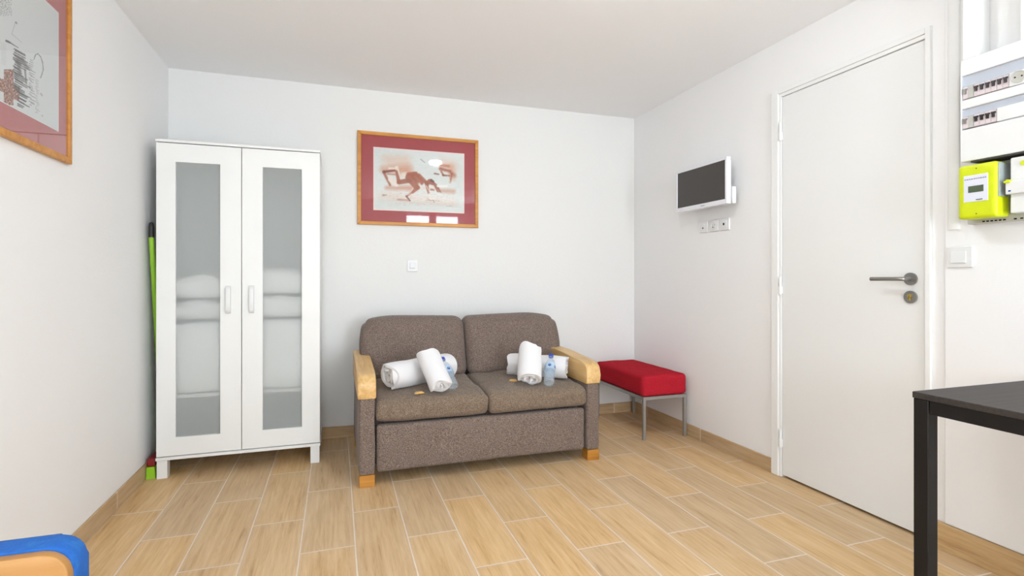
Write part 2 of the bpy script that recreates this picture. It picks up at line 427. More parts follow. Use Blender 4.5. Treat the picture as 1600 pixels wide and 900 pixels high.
# door
door = thing('door_1', None, None, (XR, 1.86, 0), kind='structure')
bm = B()
box(bm, 2.252, XR + .06, 2.240, DY1, 0, DZ, .003); box(bm, 2.259, XR + .06, 2.2235, 2.2399, 0, 2.0498, .002)
box(bm, 2.252, XR + .06, DY0, 1.494, 0, DZ, .002)
box(bm, 2.2525, XR + .06, 1.4941, 2.2399, 2.050, DZ - .0005, .003); box(bm, 2.259, XR + .058, 1.4941, 2.2234, 2.0325, 2.0499, .002)
obj('door_frame', bm, M['frame_paint'], door)
obj('door_gap', box(B(), XR + .045, XR + .057, 1.495, 2.223, .001, 2.032), M['dark_gap'], door)
obj('door_leaf', box(B(), 2.264, 2.304, 1.4995, 2.2215, .013, 2.0295, .0015, 1), M['door_paint'], door)
for hz in (.202, 1.02, 1.843):
    bm = B(); cyl(bm, (2.254, 2.2245, hz - .045), (2.254, 2.2245, hz + .045), .0065, n=14)
    cyl(bm, (2.254, 2.2245, hz + .045), (2.254, 2.2245, hz + .052), .0045, n=14); box(bm, 2.252, 2.262, 2.215, 2.236, hz - .04, hz - .002)
    obj('hinge', bm, M['frame_paint'], door, smooth=40)
h = obj('door_handle', cyl(B(), (2.264, 1.554, 1.06), (2.255, 1.554, 1.06), .026, n=32), M['steel'], door, smooth=40, label='steel lever handle')
bm = B(); tube(bm, [(2.262, 1.554, 1.06), (2.222, 1.554, 1.06), (2.214, 1.556, 1.06), (2.210, 1.564, 1.06), (2.210, 1.575, 1.06), (2.210, 1.688, 1.06)], .0085, 14)
obj('lever', bm, M['steel'], h, smooth=50)
h = obj('lock_rosette', cyl(B(), (2.264, 1.554, .985), (2.255, 1.554, .985), .026, n=32), M['steel'], door, smooth=40, label='steel lock rosette')
bm = B(); cyl(bm, (2.256, 1.554, .990), (2.250, 1.554, .990), .0085, n=20); box(bm, 2.250, 2.256, 1.5505, 1.5575, .970, .990, .001)
k = obj('lock_cylinder', bm, M['brass'], h, smooth=40, label='brass keyway')

# ------------------------------------------------------------------ wardrobe
WX0, WX1, WY0, WY1 = -.901, -.089, 3.24, 3.688
wd = thing('wardrobe', 'white two-door wardrobe with frosted glass panels on short legs', 'wardrobe', (-.495, 3.46, 0))
bm = B()
box(bm, WX0, WX0 + .016, WY0 + .02, WY1, .115, 1.785); box(bm, WX1 - .016, WX1, WY0 + .02, WY1, .115, 1.785)
box(bm, WX0 + .016, WX1 - .016, WY1 - .006, WY1, .115, 1.785)
box(bm, WX0 - .003, WX1 + .003, WY0 - .004, WY1, .096, .112, .0015, 1)
obj('carcass', bm, M['white_foil'], wd)
obj('top_board', box(B(), WX0 - .003, WX1 + .003, WY0 - .006, WY1, 1.786, 1.800, .0015, 1), M['white_foil'], wd)
for z in (.43, 1.715): obj('shelf', box(B(), WX0 + .017, WX1 - .017, WY0 + .035, WY1 - .007, z - .016, z), M['white_foil'], wd)
for lx in (WX0 + .002, WX1 - .050):
    for ly in (WY0 + .001, WY1 - .05):
        bm = B(); prism(bm, [(lx, ly), (lx + .048, ly), (lx + .048, ly + .048), (lx, ly + .048)], 2, 0, .0955)
        obj('leg', bm, M['white_foil'], wd)
for side, (x0, x1, px0, px1) in enumerate(((WX0, -.4965, -.812, -.600), (-.4925, WX1, -.389, -.185))):
    bm = B(); z0, z1, pz0, pz1 = .1165, 1.782, .213, 1.684
    y0, y1 = WY0, WY0 + .018
    box(bm, x0, px0, y0, y1, z0, z1); box(bm, px1, x1, y0, y1, z0, z1)
    box(bm, px0, px1, y0, y1, z0, pz0); box(bm, px0, px1, y0, y1, pz1, z1)
    bmesh.ops.remove_doubles(bm, verts=bm.verts, dist=1e-5)
    d = obj('wardrobe_door', bm, M['white_foil'], wd)
    obj('frosted_pane', box(B(), px0 - .004, px1 + .004, y0 + .011, y0 + .013, pz0 - .004, pz1 + .004), M['frost'], d, label='frosted ribbed glass')
    hx = -.560 if side == 0 else -.444
    bm = B(); prism(bm, [(3.241, .868), (3.223, .876), (3.218, .89), (3.218, 1.00), (3.223, 1.014), (3.241, 1.022)], 0, hx - .0125, hx + .0125, .003)
    obj('door_handle', bm, M['white_plastic'], d, smooth=50)
# bedding piled on the lower shelf, seen blurred through the panes
def pad(x0, x1, z0, z1, seed, droop=.02):
    def fn(u, v, w, p):
        p.z += droop * (-(u * u) * (w + 1) / 2) + .012 * noise.noise(Vector((p.x * 6, p.y * 6, seed))) * (w + 1) / 2
        p.y += .010 * noise.noise(Vector((p.x * 8, seed, p.z * 12)))
        return p
    bm = B(); soft(bm, (x0, 3.272, z0), (x1, 3.64, z1), min(.045, (z1 - z0) * .45), (16, 12, 8), fn); return bm
for nm, cat, lab, a in (
    ('folded_duvet', 'duvet', 'white folded duvet behind the left wardrobe pane, bottom of the pile', (-.875, -.515, .431, .822, 1)),
    ('folded_blanket', 'blanket', 'white folded blanket in the left side of the wardrobe, middle of the pile', (-.87, -.53, .836, .940, 2, .025)),
    ('pillow', 'pillow', 'white pillow topping the pile behind the left wardrobe pane', (-.86, -.53, .953, 1.09, 3, .05)),
    ('folded_duvet', 'duvet', 'white folded duvet behind the right wardrobe pane, bottom of the pile', (-.475, -.12, .431, .825, 4)),
    ('folded_blanket', 'blanket', 'white folded blanket in the right side of the wardrobe, middle of the pile', (-.47, -.13, .839, .962, 5)),
    ('pillow', 'pillow', 'white pillow topping the pile behind the right wardrobe pane', (-.47, -.14, .975, 1.125, 6, .05))):
    tag(obj(nm, pad(*a), M['bedding'], smooth=60), lab, cat, 'bedding in the wardrobe')

# broom in the gap between wardrobe and wall
br = thing('broom', 'green broom with black handle tip wedged between wardrobe and left wall', 'broom', (-.930, 3.30, 0))
bm = B(); tube(bm, [(-.931, 3.470, .11), (-.934, 3.385, .67), (-.936, 3.286, 1.285)], .0125, 14); obj('handle', bm, M['broom_green'], br, smooth=50)
bm = B(); lathe(bm, [(0, 0), (.0135, 0), (.0135, .055), (.011, .075), (.006, .082), (0, .084)], 18, Matrix.Translation((-.936, 3.2865, 1.280))); obj('handle_tip', bm, M['black_plastic'], br, smooth=50)
bm = B(); box(bm, -.951, -.913, 3.262, 3.50, .062, .105, .006); obj('head_block', bm, M['broom_red'], br, label='dark red broom head')
bm = B(); random.seed(4)
prism(bm, [(-.952, 0.0), (-.908, 0.0), (-.914, .0615), (-.950, .0615)], 1, 3.255, 3.51)
obj('bristles', bm, M['broom_green'], br, label='green bristles')

# ------------------------------------------------------------------ sofa
sf = thing('sofa', 'brown-grey tweed two-seat sofa bed with pale wood arm caps', 'sofa', (.79, 3.2, 0))
SX0, SX1, SY0, SY1 = .108, 1.468, 2.772, 3.56
obj('base', box(B(), .192, 1.384, 2.90, SY1, .07, .310, .01), M['tweed'], sf)
def fpanel(u, v, w, p):
    p.y += -.006 * (1 - u * u) * (1 - w * w) + .004 * noise.noise(Vector((p.x * 7, 2, p.z * 9)))
    if w < 0: p.z += .004 * noise.noise(Vector((p.x * 11, 5, 0)))
    return p
obj('front_panel', soft(B(), (.198, 2.784, .066), (1.376, 2.838, .305), .014, (60, 4, 14), fpanel), M['tweed'], sf, smooth=60)
for s, (x0, x1) in enumerate(((.110, .190), (1.386, 1.466))):
    def fa(u, v, w, p): p.y += .003 * noise.noise(Vector((p.x * 9, 3, p.z * 8))); p.x += .003 * noise.noise(Vector((p.z * 8, p.y * 5, s))); return p
    obj('arm_side', soft(B(), (x0, 2.776, .060), (x1, SY1, .452), .012, (8, 30, 18), fa), M['tweed'], sf, smooth=60)
    pr = [(SY1 - .02, .60), (3.2, .592), (2.86, .571), (2.82, .567), (2.795, .558), (2.778, .543), (2.770, .522), (2.768, .50), (2.768, .462), (2.774, .449), (2.79, .445), (SY1 - .02, .445)]
    bm = B(); prism(bm, pr, 0, x0 - .006, x1 + .004, .007)
    obj('arm_cap', bm, M['beech'], sf, smooth=35, label='pale beech arm cap')
    for fy in (2.774, SY1 - .08):
        obj('foot', box(B(), x0 + .002, x1 - .002, fy, fy + .072, 0, .0605, .002, 1), M['foot_wood'], sf, label='amber wooden foot')
def seat(x0, x1, seed):
    def fn(u, v, w, p):
        top = (w + 1) / 2
        p.z += .016 * (1 - u * u) * (1 - v * v) * top + .022 * ((v + 1) / 2) * top
        p.z += .008 * noise.noise(Vector((p.x * 9, p.y * 9, seed))) * top + .004 * noise.noise(Vector((p.x * 26, p.y * 20, seed))) * top
        if v < -.6:
            p.y += .014 * noise.noise(Vector((p.x * 9, p.z * 14, seed + 3))) + .008 * noise.noise(Vector((p.x * 30, p.z * 22, seed + 5))) - .010 * (1 - w * w)
        p.z += .005 * noise.noise(Vector((p.x * 7, 0, seed + 9))) * (1 - top)
        return p
    return soft(B(), (x0, 2.782, .316), (x1, 3.36, .432), .030, (46, 40, 10), fn)
for i, (a, b) in enumerate(((.193, .7935), (.7965, 1.388))):
    obj('seat_cushion', seat(a, b, i * 7.3), M['seat_tweed'], sf, smooth=70)
def backc(x0, x1, outer, seed):
    def fn(u, v, w, p):
        t = (w + 1) / 2
        e = (u * outer + 1) / 2                         # 0 at the seam, 1 at the outer side
        # rounded outer shoulder, softly arched top
        if t > .5:
            k = (t - .5) / .5
            p.z -= k * (.012 * (1 - e) ** 2 * 1.2 + .030 * max(0, (e - .62) / .38) ** 2.2)
            p.x -= outer * .022 * k ** 2 * max(0, (e - .5) / .5) ** 2
        if t < .45: p.x -= outer * .035 * ((.45 - t) / .45) * max(0, e)
        p.y += .33 * (p.z - .44)                         # recline
        p.y -= .030 * (1 - u * u) * (1 - w * w) * (1 if v < 0 else -.3)
        p.y += .005 * noise.noise(Vector((p.x * 6, p.z * 6, seed)))
        return p
    return soft(B(), (x0, 3.265, .438), (x1, 3.43, .824), .055, (34, 8, 26), fn)
for a, b, o_, sd in ((.138, .799, -1, 1), (.801, 1.472, 1, 5)):
    c = obj('back_cushion', backc(a, b, o_, sd), M['tweed'], sf, smooth=70)
obj('back_frame', box(B(), .20, 1.376, 3.47, SY1, .07, .60, .02), M['tweed'], sf)

# ------------------------------------------------------------------ towels, bottles, soap on the sofa
def roll(L, Rr, turns, seed, squash=.9, wob=.014):
    """rolled towel, axis along local +X, resting on z=0"""
    bm = B(); n = int(turns * 30); th = Rr / (turns + .35); nl = 14
    rings = []
    for i in range(n + 1):
        a = 2 * math.pi * i / 30; r = th * .5 + th * (a / (2 * math.pi))
        e0 = wob * noise.noise(Vector((a * .9, seed, 1))) * 1.6 + .004 * math.sin(a * 2.3 + seed) + (turns - a / 6.28) * .0022
        e1 = wob * noise.noise(Vector((a * .8, seed, 7))) * 1.6 + (turns - a / 6.28) * .0022
        col = []
        for k in range(nl + 1):
            x = e0 + (L - e1 - e0) * k / nl
            end = min(k, nl - k)
            rr = r * (1 - .035 * (end == 0)) + .0045 * noise.noise(Vector((x * 10, math.cos(a) * 1.5, math.sin(a) * 1.5 + seed)))
            col.append((x, rr, a))
        rings.append(col)
    def P3(x, r, a, dr):
        ph = a - 2 * math.pi * turns - math.pi / 2 - .35
        y = (r + dr) * math.cos(ph); z = (r + dr) * math.sin(ph) * squash
        return Vector((x, y, z))
    hw = th * .44
    top = [[bm.verts.new(P3(x, r, a, hw)) for x, r, a in c] for c in rings]
    bot = [[bm.verts.new(P3(x, r, a, -hw)) for x, r, a in c] for c in rings]
    for i in range(n):
        for k in range(nl):
            bm.faces.new([top[i][k], top[i + 1][k], top[i + 1][k + 1], top[i][k + 1]])
            bm.faces.new([bot[i][k], bot[i][k + 1], bot[i + 1][k + 1], bot[i + 1][k]])
        for k in (0, nl): bm.faces.new([top[i][k], bot[i][k], bot[i + 1][k], top[i + 1][k]])
    for i in (0, n):
        for k in range(nl): bm.faces.new([top[i][k], top[i][k + 1], bot[i][k + 1], bot[i][k]])
    # solid core so no light passes down the middle
    zmin = min(v.co.z for v in bm.verts)
    for v in bm.verts: v.co.z = max(v.co.z, zmin + .006) - zmin - .006
    return bm
def place_roll(p0, p1, Rr, turns, seed, label, lift=True):
    p0 = Vector(p0); p1 = Vector(p1); d = p1 - p0
    o = obj('rolled_towel', roll(d.length, Rr, turns, seed), M['terry'], smooth=50)
    q = d.to_track_quat('X', 'Z'); o.rotation_mode = 'QUATERNION'; o.rotation_quaternion = q; o.location = p0
    return tag(o, label, 'towel', 'rolled white towels on the sofa')
place_roll((.268, 2.965, .453), (.640, 3.185, .460), .078, 4.2, .6, 'thick white rolled towel lying on the left seat cushion')
place_roll((.520, 2.845, .438), (.470, 3.00, .596), .064, 3.6, 2.2, 'white rolled towel leaning on the thick roll at the left')
place_roll((1.030, 3.155, .461), (1.338, 2.965, .453), .071, 3.8, 3.4, 'white rolled towel lying beside the right sofa arm')
place_roll((1.066, 2.885, .444), (1.116, 3.01, .606), .067, 3.6, 5.1, 'white rolled towel standing upright against the roll by the right arm')

def bottle(p0, p1, label):
    p0 = Vector(p0); p1 = Vector(p1)
    o = bpy.data.objects.new('water_bottle', None); COL.objects.link(o); o.empty_display_size = .03
    o.location = p0; o.rotation_mode = 'QUATERNION'; o.rotation_quaternion = (p1 - p0).to_track_quat('Z', 'Y')
    tag(o, label, 'bottle', 'water bottles on the sofa')
    prof = [(0, .006), (.022, .002), (.028, 0), (.031, .006), (.0315, .02)]
    for i in range(5): z = .025 + i * .011; prof += [(.0300, z), (.0315, z + .0055)]
    prof += [(.031, .085), (.0305, .125), (.029, .140), (.022, .165), (.0135, .180), (.0125, .190), (.0125, .198)]
    obj('bottle_body', lathe(B(), prof, 32), M['pet'], o, smooth=40)
    l = obj('bottle_label', lathe(B(), [(.0316, .088), (.0316, .125), (.0302, .138)], 32), M['label_film'], o, smooth=60)
    # blue marks on the label
    bm = B()
    for k in range(5):
        a0 = -2.2 + k * 1.25
        pts = [(a0 + .28 * math.cos(t_), .110 + .010 * math.sin(t_)) for t_ in [i * math.pi / 6 for i in range(12)]]
        vs = [bm.verts.new((.0322 * math.cos(a), .0322 * math.sin(a), z)) for a, z in pts]; bm.faces.new(vs)
    obj('label_mark', bm, M['blue_ink'], l)
    for k in range(4):
        z0 = .060 + k * .0062; bm = B()
        ring = [[bm.verts.new((.0324 * math.cos(a), .0324 * math.sin(a), z)) for a in [-2.1 + i * .12 for i in range(14)]] for z in (z0, z0 + .0022)]
        for i in range(13): bm.faces.new([ring[0][i], ring[0][i + 1], ring[1][i + 1], ring[1][i]])
        obj('printed_line', bm, M['label_ink'], o)
    obj('cap', lathe(B(), [(0, .216), (.012, .216), (.0142, .213), (.0145, .198), (.0135, .197), (0, .197)], 28), M['cap_blue'], o, smooth=40, label='blue screw cap')
    return o
bottle((1.158, 2.806, .461), (1.222, 2.930, .578), 'clear water bottle with blue cap leaning on the right pair of towels')
bottle((.614, 2.868, .462), (.586, 3.02, .59), 'clear water bottle with blue label leaning behind the left upright towel')

def soap(loc, rz, label):
    def fn(u, v, w, p): p.z = .0 + (p.z) * (1 - .75 * max(0, abs(u) - .6) / .4); return p
    bm = B(); soft(bm, (-.026, -.013, 0), (.026, .013, .011), .0035, (14, 8, 4), fn)
    o = obj('soap_packet', bm, M['soap_wrap'], smooth=60); o.location = loc; o.rotation_euler = (0, 0, rz)
    return tag(o, label, 'soap', 'soap packets on the sofa')
soap((.424, 2.842, .444), R(18), 'small orange soap packet in front of the left towels')
soap((.998, 2.975, .450), R(-22), 'small orange soap packet beside the right upright towel')

# ------------------------------------------------------------------ red bench
bn = thing('bench', 'red cloth bench on thin steel legs in the far right corner', 'bench', (2.07, 3.33, 0))
BX0, BX1, BY0, BY1 = 1.903, 2.241, 2.998, 3.665
def fb(u, v, w, p):
    p.z += .006 * (1 - u * u) * (1 - v * v) * (w > 0) + .003 * noise.noise(Vector((p.x * 10, p.y * 8, 1))) * (w > 0)
    p.x += .003 * noise.noise(Vector((3, p.y * 9, p.z * 20))); p.y += .003 * noise.noise(Vector((p.x * 12, 8, p.z * 20)))
    return p
obj('seat', soft(B(), (BX0, BY0, .283), (BX1, BY1, .421), .024, (24, 40, 14), fb), M['red_cloth'], bn, smooth=60)
bm = B(); q = .020
box(bm, BX0 + .002, BX1 - .002, BY0 + .002, BY0 + .002 + q, .263, .283); box(bm, BX0 + .002, BX1 - .002, BY1 - .002 - q, BY1 - .002, .263, .283)
box(bm, BX0 + .002, BX0 + .002 + q, BY0 + .022, BY1 - .022, .263, .283); box(bm, BX1 - .002 - q, BX1 - .002, BY0 + .022, BY1 - .022, .263, .283)
obj('seat_frame', bm, M['bench_steel'], bn)
for lx in (BX0 + .002, BX1 - .002 - q):
    for ly in (BY0 + .002, BY1 - .002 - q):
        obj('leg', box(B(), lx, lx + q, ly, ly + q, 0, .2628, .0015, 1), M['bench_steel'], bn)

# ------------------------------------------------------------------ television and sockets
tv = thing('television', 'small wall-mounted television with white bezel and dark screen', 'television', (2.26, 2.75, 1.63))
TY0, TY1, TZ0, TZ1 = 2.512, 2.992, 1.497, 1.770
bm = B()
bz = ((TY0, TY1, TZ0, TZ0 + .028), (TY0, TY1, TZ1 - .016, TZ1), (TY0, TY0 + .016, TZ0 + .028, TZ1 - .016), (TY1 - .012, TY1, TZ0 + .028, TZ1 - .016))
for a, b, c, d in bz: box(bm, 2.150, 2.180, a, b, c, d, .002, 1)
obj('bezel', bm, M['tv_bezel'], tv)
obj('rear_shell', box(B(), 2.166, 2.196, TY0 + .012, TY1 - .012, TZ0 + .012, TZ1 - .012, .008), M['tv_bezel'], tv)
s = obj('screen', box(B(), 2.154, 2.165, TY0 + .016, TY1 - .012, TZ0 + .028, TZ1 - .016), M['screen'], tv, label='dark screen')
bm = B()
for i in range(5): box(bm, 2.1488, 2.1500, 2.735 - i * .007, 2.739 - i * .007, TZ0 + .010, TZ0 + .0155)
obj('maker_mark', bm, M['label_ink'], tv)
bm = B(); box(bm, 2.196, 2.222, 2.515, 2.60, 1.50, 1.60, .004)
obj('side_box', bm, M['white_plastic'], tv)
bm = B(); box(bm, 2.196, 2.24, 2.69, 2.81, 1.58, 1.69, .003); box(bm, 2.24, XR, 2.67, 2.83, 1.56, 1.71, .003)
obj('wall_bracket', bm, M['bench_steel'], tv)
def plate(name, label, cat, y, z, group=None, rot=None):
    r = thing(name, label, cat, (XR, y, z), group=group)
    obj('cover_plate', box(B(), XR - .010, XR, y - .040, y + .040, z - .036, z + .036, .003), M['white_plastic'], r)
    return r
a = plate('antenna_socket', 'white wall socket under the television, farthest from the door', 'socket', 2.852, 1.393, 'sockets under the television')
bm = B(); cyl(bm, (XR - .010, 2.852, 1.393), (XR - .013, 2.852, 1.393), .020, n=28); obj('insert', bm, M['white_plastic'], a, smooth=40)
bm = B(); cyl(bm, (XR - .0131, 2.850, 1.386), (XR - .0145, 2.850, 1.386), .005, n=14); obj('hole', bm, M['dark_hole'], a)
a = plate('power_socket', 'white wall socket under the television, middle of the row', 'socket', 2.752, 1.393, 'sockets under the television')
bm = B(); lathe(bm, [(.024, 0), (.024, .003), (.0215, .003), (.0205, -.001), (0, -.001)], 30, Matrix.Translation((XR - .010, 2.752, 1.393)) @ Matrix.Rotation(R(-90), 4, 'Y')); obj('insert', bm, M['white_plastic'], a, smooth=40)
bm = B()
for dy, dz in ((-.0095, 0), (.0095, 0)): cyl(bm, (XR - .0092, 2.752 + dy, 1.398 + dz), (XR - .0100, 2.752 + dy, 1.398 + dz), .0045, n=12)
obj('hole', bm, M['dark_hole'], a)
bm = B(); cyl(bm, (XR - .010, 2.752, 1.383), (XR - .022, 2.752, 1.383), .0028, n=10); obj('earth_pin', bm, M['steel'], a, smooth=40)
a = plate('data_socket', 'white wall socket under the television, nearest the door', 'socket', 2.655, 1.393, 'sockets under the television')
obj('insert', box(B(), XR - .013, XR - .010, 2.655 - .021, 2.655 + .021, 1.372, 1.414, .001, 1), M['white_plastic'], a)
obj('port', box(B(), XR - .0142, XR - .0131, 2.657 - .006, 2.657 + .006, 1.387, 1.401), M['dark_hole'], a)

# light switch right of the door
ls = thing('light_switch', 'large white light switch on the wall right of the door', 'switch', (XR - .01, 1.365, 1.144))
obj('cover_plate', box(B(), 2.2455, 2.255, 1.322, 1.409, 1.104, 1.184, .003), M['white_plastic'], ls)
bm = B(); prism(bm, [(2.2455, 1.122), (2.240, 1.122), (2.2435, 1.166), (2.2455, 1.166)], 1, 1.343, 1.392)
obj('rocker', bm, M['white_plastic'], ls)
# small control on the back wall above the sofa
ct = thing('wall_control', 'small white square wall control on the back wall above the sofa', 'switch', (.503, YB, 1.148))
obj('cover_plate', box(B(), .467, .540, YB - .009, YB, 1.108, 1.190, .003), M['white_plastic'], ct)
obj('rocker', box(B(), .485, .520, YB - .016, YB - .009, 1.128, 1.170, .002, 1), M['white_plastic'], ct)
obj('stripe', box(B(), .487, .518, YB - .0166, YB - .016, 1.131, 1.1335), M['grey_plastic'], ct)

# ------------------------------------------------------------------ electrical cabinet and meter
PX = 2.170
ec = thing('fuse_box', 'white two-row fuse box high on the wall right of the door', 'fuse box', (2.255, 1.19, 1.487))
PY0, PY1 = 1.065, 1.315
bm = B()
for z0, z1 in ((1.800, 1.859), (1.679, 1.712), (1.487, 1.603)): box(bm, PX, 2.255, PY0, PY1, z0, z1, .003)
box(bm, PX + .022, 2.255, PY0, PY1, 1.60, 1.805)
box(bm, PX, 2.255, PY1 - .003, PY1, 1.50, 1.85); box(bm, PX, 2.255, PY0, PY0 + .003, 1.50, 1.85)
obj('housing', bm, M['white_plastic'], ec)
def row(zt, zb, nb, blank0, sock):
    obj('tinted_cover', box(B(), PX + .003, PX + .006, PY0 + .004, PY1 - .004, zb + .047, zt - .002), M['tint_cover'], ec, label='bluish clear cover')
    zc = zb + .004
    y = PY1 - .004
    def breaker(y0, y1, toggle):
        bm = B(); box(bm, PX + .004, PX + .022, y1 + .0004, y0 - .0004, zc, zc + .043, .001, 1)
        b = obj('breaker', bm, M['pink_plate'], ec)
        bm = B()
        box(bm, PX + .001, PX + .004, y1 + .002, y0 - .002, zc + .030, zc + .036) ; box(bm, PX - .001, PX + .004, y1 + .005, y0 - .005, zc + .017, zc + .032)
        obj('toggle', bm, toggle, b)
    breaker(y, y - .0175, M['steel']); y -= .0175
    bm = B(); box(bm, PX + .004, PX + .022, y - .0165, y, zc, zc + .043, .001, 1); obj('test_module', bm, M['grey_plastic'], ec); y -= .0175
    # the first switch is two modules wide, the breakers follow
    for i in range(nb): breaker(y, y - .0175, M['black_plastic']); y -= .0175
    bm = B(); box(bm, PX + .0025, PX + .022, PY0 + .004, y - .001, zc - .002, zc + .046, .0015, 1)
    obj('blank_cover', bm, M['white_plastic'], ec)
    if sock:
        yc = 1.143; zz = zc + .024
        s_ = obj('socket_module', lathe(B(), [(.021, 0), (.021, .003), (.0185, .003), (.0175, .0005), (0, .0005)], 28, Matrix.Translation((PX + .002, yc, zz)) @ Matrix.Rotation(R(-90), 4, 'Y')), M['grey_plastic'], ec, smooth=40)
        bm = B()
        for dy in (-.0095, .0095): cyl(bm, (PX + .0016, yc + dy, zz), (PX + .0006, yc + dy, zz), .0028, n=12)
        obj('hole', bm, M['dark_hole'], s_)
row(1.799, 1.712, 6, 0, True)
row(1.678, 1.604, 4, 0, False)
obj('under_lip', box(B(), PX + .004, 2.255, PY0 + .002, PY1 - .03, 1.481, 1.487), M['dark_gap'], ec)

bb = thing('meter_board', 'off-white mounting board under the fuse box holding the meter', 'board', (2.26, 1.2, 1.256))
bm = B(); box(bm, 2.222, 2.255, .98, 1.325, 1.262, 1.475, .004)
obj('board', bm, M['grey_plastic'], bb)
for y_, hw in [(1.272 - i * .0125, .004) for i in range(6)] + [(1.178, .004), (1.160, .004)]:
    obj('terminal_slot', box(B(), 2.2212, 2.2222, y_ - hw, y_ + hw, 1.266, 1.271), M['dark_hole'], bb)
mt = thing('electricity_meter', 'yellow-green electricity meter with small grey display', 'meter', (2.222, 1.25, 1.275))
def fm(u, v, w, p):
    return p
bm = B(); soft(bm, (2.148, 1.192, 1.276), (2.2215, 1.311, 1.468), .009, (12, 14, 18))
obj('meter_case', bm, M['meter_green'], mt, smooth=50)
obj('side_cover', box(B(), 2.156, 2.2215, 1.1885, 1.1925, 1.345, 1.462, .001, 1), clear('smoke_cover', (.8, .85, .9, 1), .85, bodycol=rgb(176, 184, 184)), mt, label='translucent grey side cover')
l = obj('label_plate', box(B(), 2.1462, 2.148, 1.216, 1.291, 1.335, 1.430, .0006, 1), M['label_paper'], mt, label='pale grey label')
obj('display', box(B(), 2.1452, 2.1462, 1.229, 1.276, 1.368, 1.391), M['lcd'], l, label='dark grey-green display')
bm = B(); random.seed(3)
y = 1.288
while y > 1.224:
    wd_ = random.uniform(.003, .008); obj('printed_word', box(B(), 2.1457, 2.1462, y - wd_, y, 1.414, 1.418), M['label_ink'], l); y -= wd_ + .002
obj('label_slot', box(B(), 2.1450, 2.1462, 1.232, 1.252, 1.340, 1.3425), M['dark_hole'], l)
for z_ in (1.452, 1.292): obj('screw', cyl(B(), (2.1485, 1.252, z_), (2.1468, 1.252, z_), .0018, n=10), M['dark_hole'], mt)
mb = thing('main_breaker', 'white main circuit breaker beside the yellow-green meter', 'circuit breaker', (2.222, 1.12, 1.285))
bm = B(); box(bm, 2.175, 2.2215, 1.055, 1.168, 1.284, 1.472, .004); obj('breaker_case', bm, M['white_plastic'], mb)
bm = B(); box(bm, 2.160, 2.176, 1.055, 1.174, 1.348, 1.392, .003); obj('raised_band', bm, M['white_plastic'], mb)
bm = B(); box(bm, 2.1592, 2.1600, 1.158, 1.165, 1.356, 1.361); obj('blue_mark', bm, M['blue_ink'], mb)
bm = B(); cyl(bm, (2.176, 1.166, 1.392), (2.156, 1.166, 1.392), .006, n=14); box(bm, 2.154, 2.166, 1.158, 1.176, 1.386, 1.394, .002); obj('toggle', bm, M['meter_green'], mb)
bm = B(); cyl(bm, (2.176, 1.130, 1.448), (2.170, 1.130, 1.448), .008, n=20); obj('test_button', bm, M['meter_green'], mb, smooth=40)

# ------------------------------------------------------------------ framed pictures
def frame_back():
    x0, x1, z0, z1 = .136, .972, 1.424, 2.054; f = .024; yw = YB
    r = thing('framed_picture', 'landscape picture with red mat and reddish figure drawing above the sofa', 'picture', ((x0 + x1) / 2, yw, z0))
    bm = B()
    # mitred bars
    def bar(p, q, r_, s_): prism2(bm, [p, q, r_, s_], yw - .022, yw - .001)
    def prism2(bm, poly, a, b): prism(bm, poly, 1, a, b, .003)
    bar((x0, z0), (x1, z0), (x1 - f, z0 + f), (x0 + f, z0 + f)); bar((x0, z1), (x0 + f, z1 - f), (x1 - f, z1 - f), (x1, z1))
    bar((x0, z0), (x0 + f, z0 + f), (x0 + f, z1 - f), (x0, z1)); bar((x1, z0), (x1, z1), (x1 - f, z1 - f), (x1 - f, z0 + f))
    obj('frame', bm, M['frame_wood'], r)
    obj('mat', box(B(), x0 + f, x1 - f, yw - .010, yw - .002, z0 + f, z1 - f), M['mat_board'], r, label='deep red mat')
    obj('glass', box(B(), x0 + f, x1 - f, yw - .0155, yw - .0140, z0 + f, z1 - f), M['glass'], r)
    return r
def grid_print(name, corner, du, dv, nu, nv, colfn, mat, parent, thick):
    """flat sheet: corner + u*du + v*dv, pigment colour per point"""
    bm = B(); lay = bm.verts.layers.float_color.new('ink')
    corner = Vector(corner); du = Vector(du); dv = Vector(dv); th = Vector(thick)
    vs = [[None] * (nv + 1) for _ in range(nu + 1)]
    for i in range(nu + 1):
        for j in range(nv + 1):
            v = bm.verts.new(corner + du * (i / nu) + dv * (j / nv)); v[lay] = colfn(i / nu, j / nv); vs[i][j] = v
    for i in range(nu):
        for j in range(nv): bm.faces.new([vs[i][j], vs[i + 1][j], vs[i + 1][j + 1], vs[i][j + 1]])
    rim = []
    for (i, j) in ((0, 0), (nu, 0), (nu, nv), (0, nv)):
        b = bm.verts.new(vs[i][j].co + th); b[lay] = (.8, .8, .8, 1); rim.append(b)
    bm.faces.new(rim)
    return obj(name, bm, mat, parent)
def lerp(a, b, t): return a + (b - a) * t
def sd_seg(px, py, ax, ay, bx, by, r0, r1):
    dx, dy = bx - ax, by - ay; L = dx * dx + dy * dy
    h = max(0, min(1, ((px - ax) * dx + (py - ay) * dy) / L)) if L else 0
    return math.hypot(px - ax - h * dx, py - ay - h * dy) - lerp(r0, r1, h)
SANG = (160, 84, 58); PEACH = (226, 168, 136); DARK = (112, 52, 38); PAPER = (222, 226, 222); CREAM = (238, 226, 214)
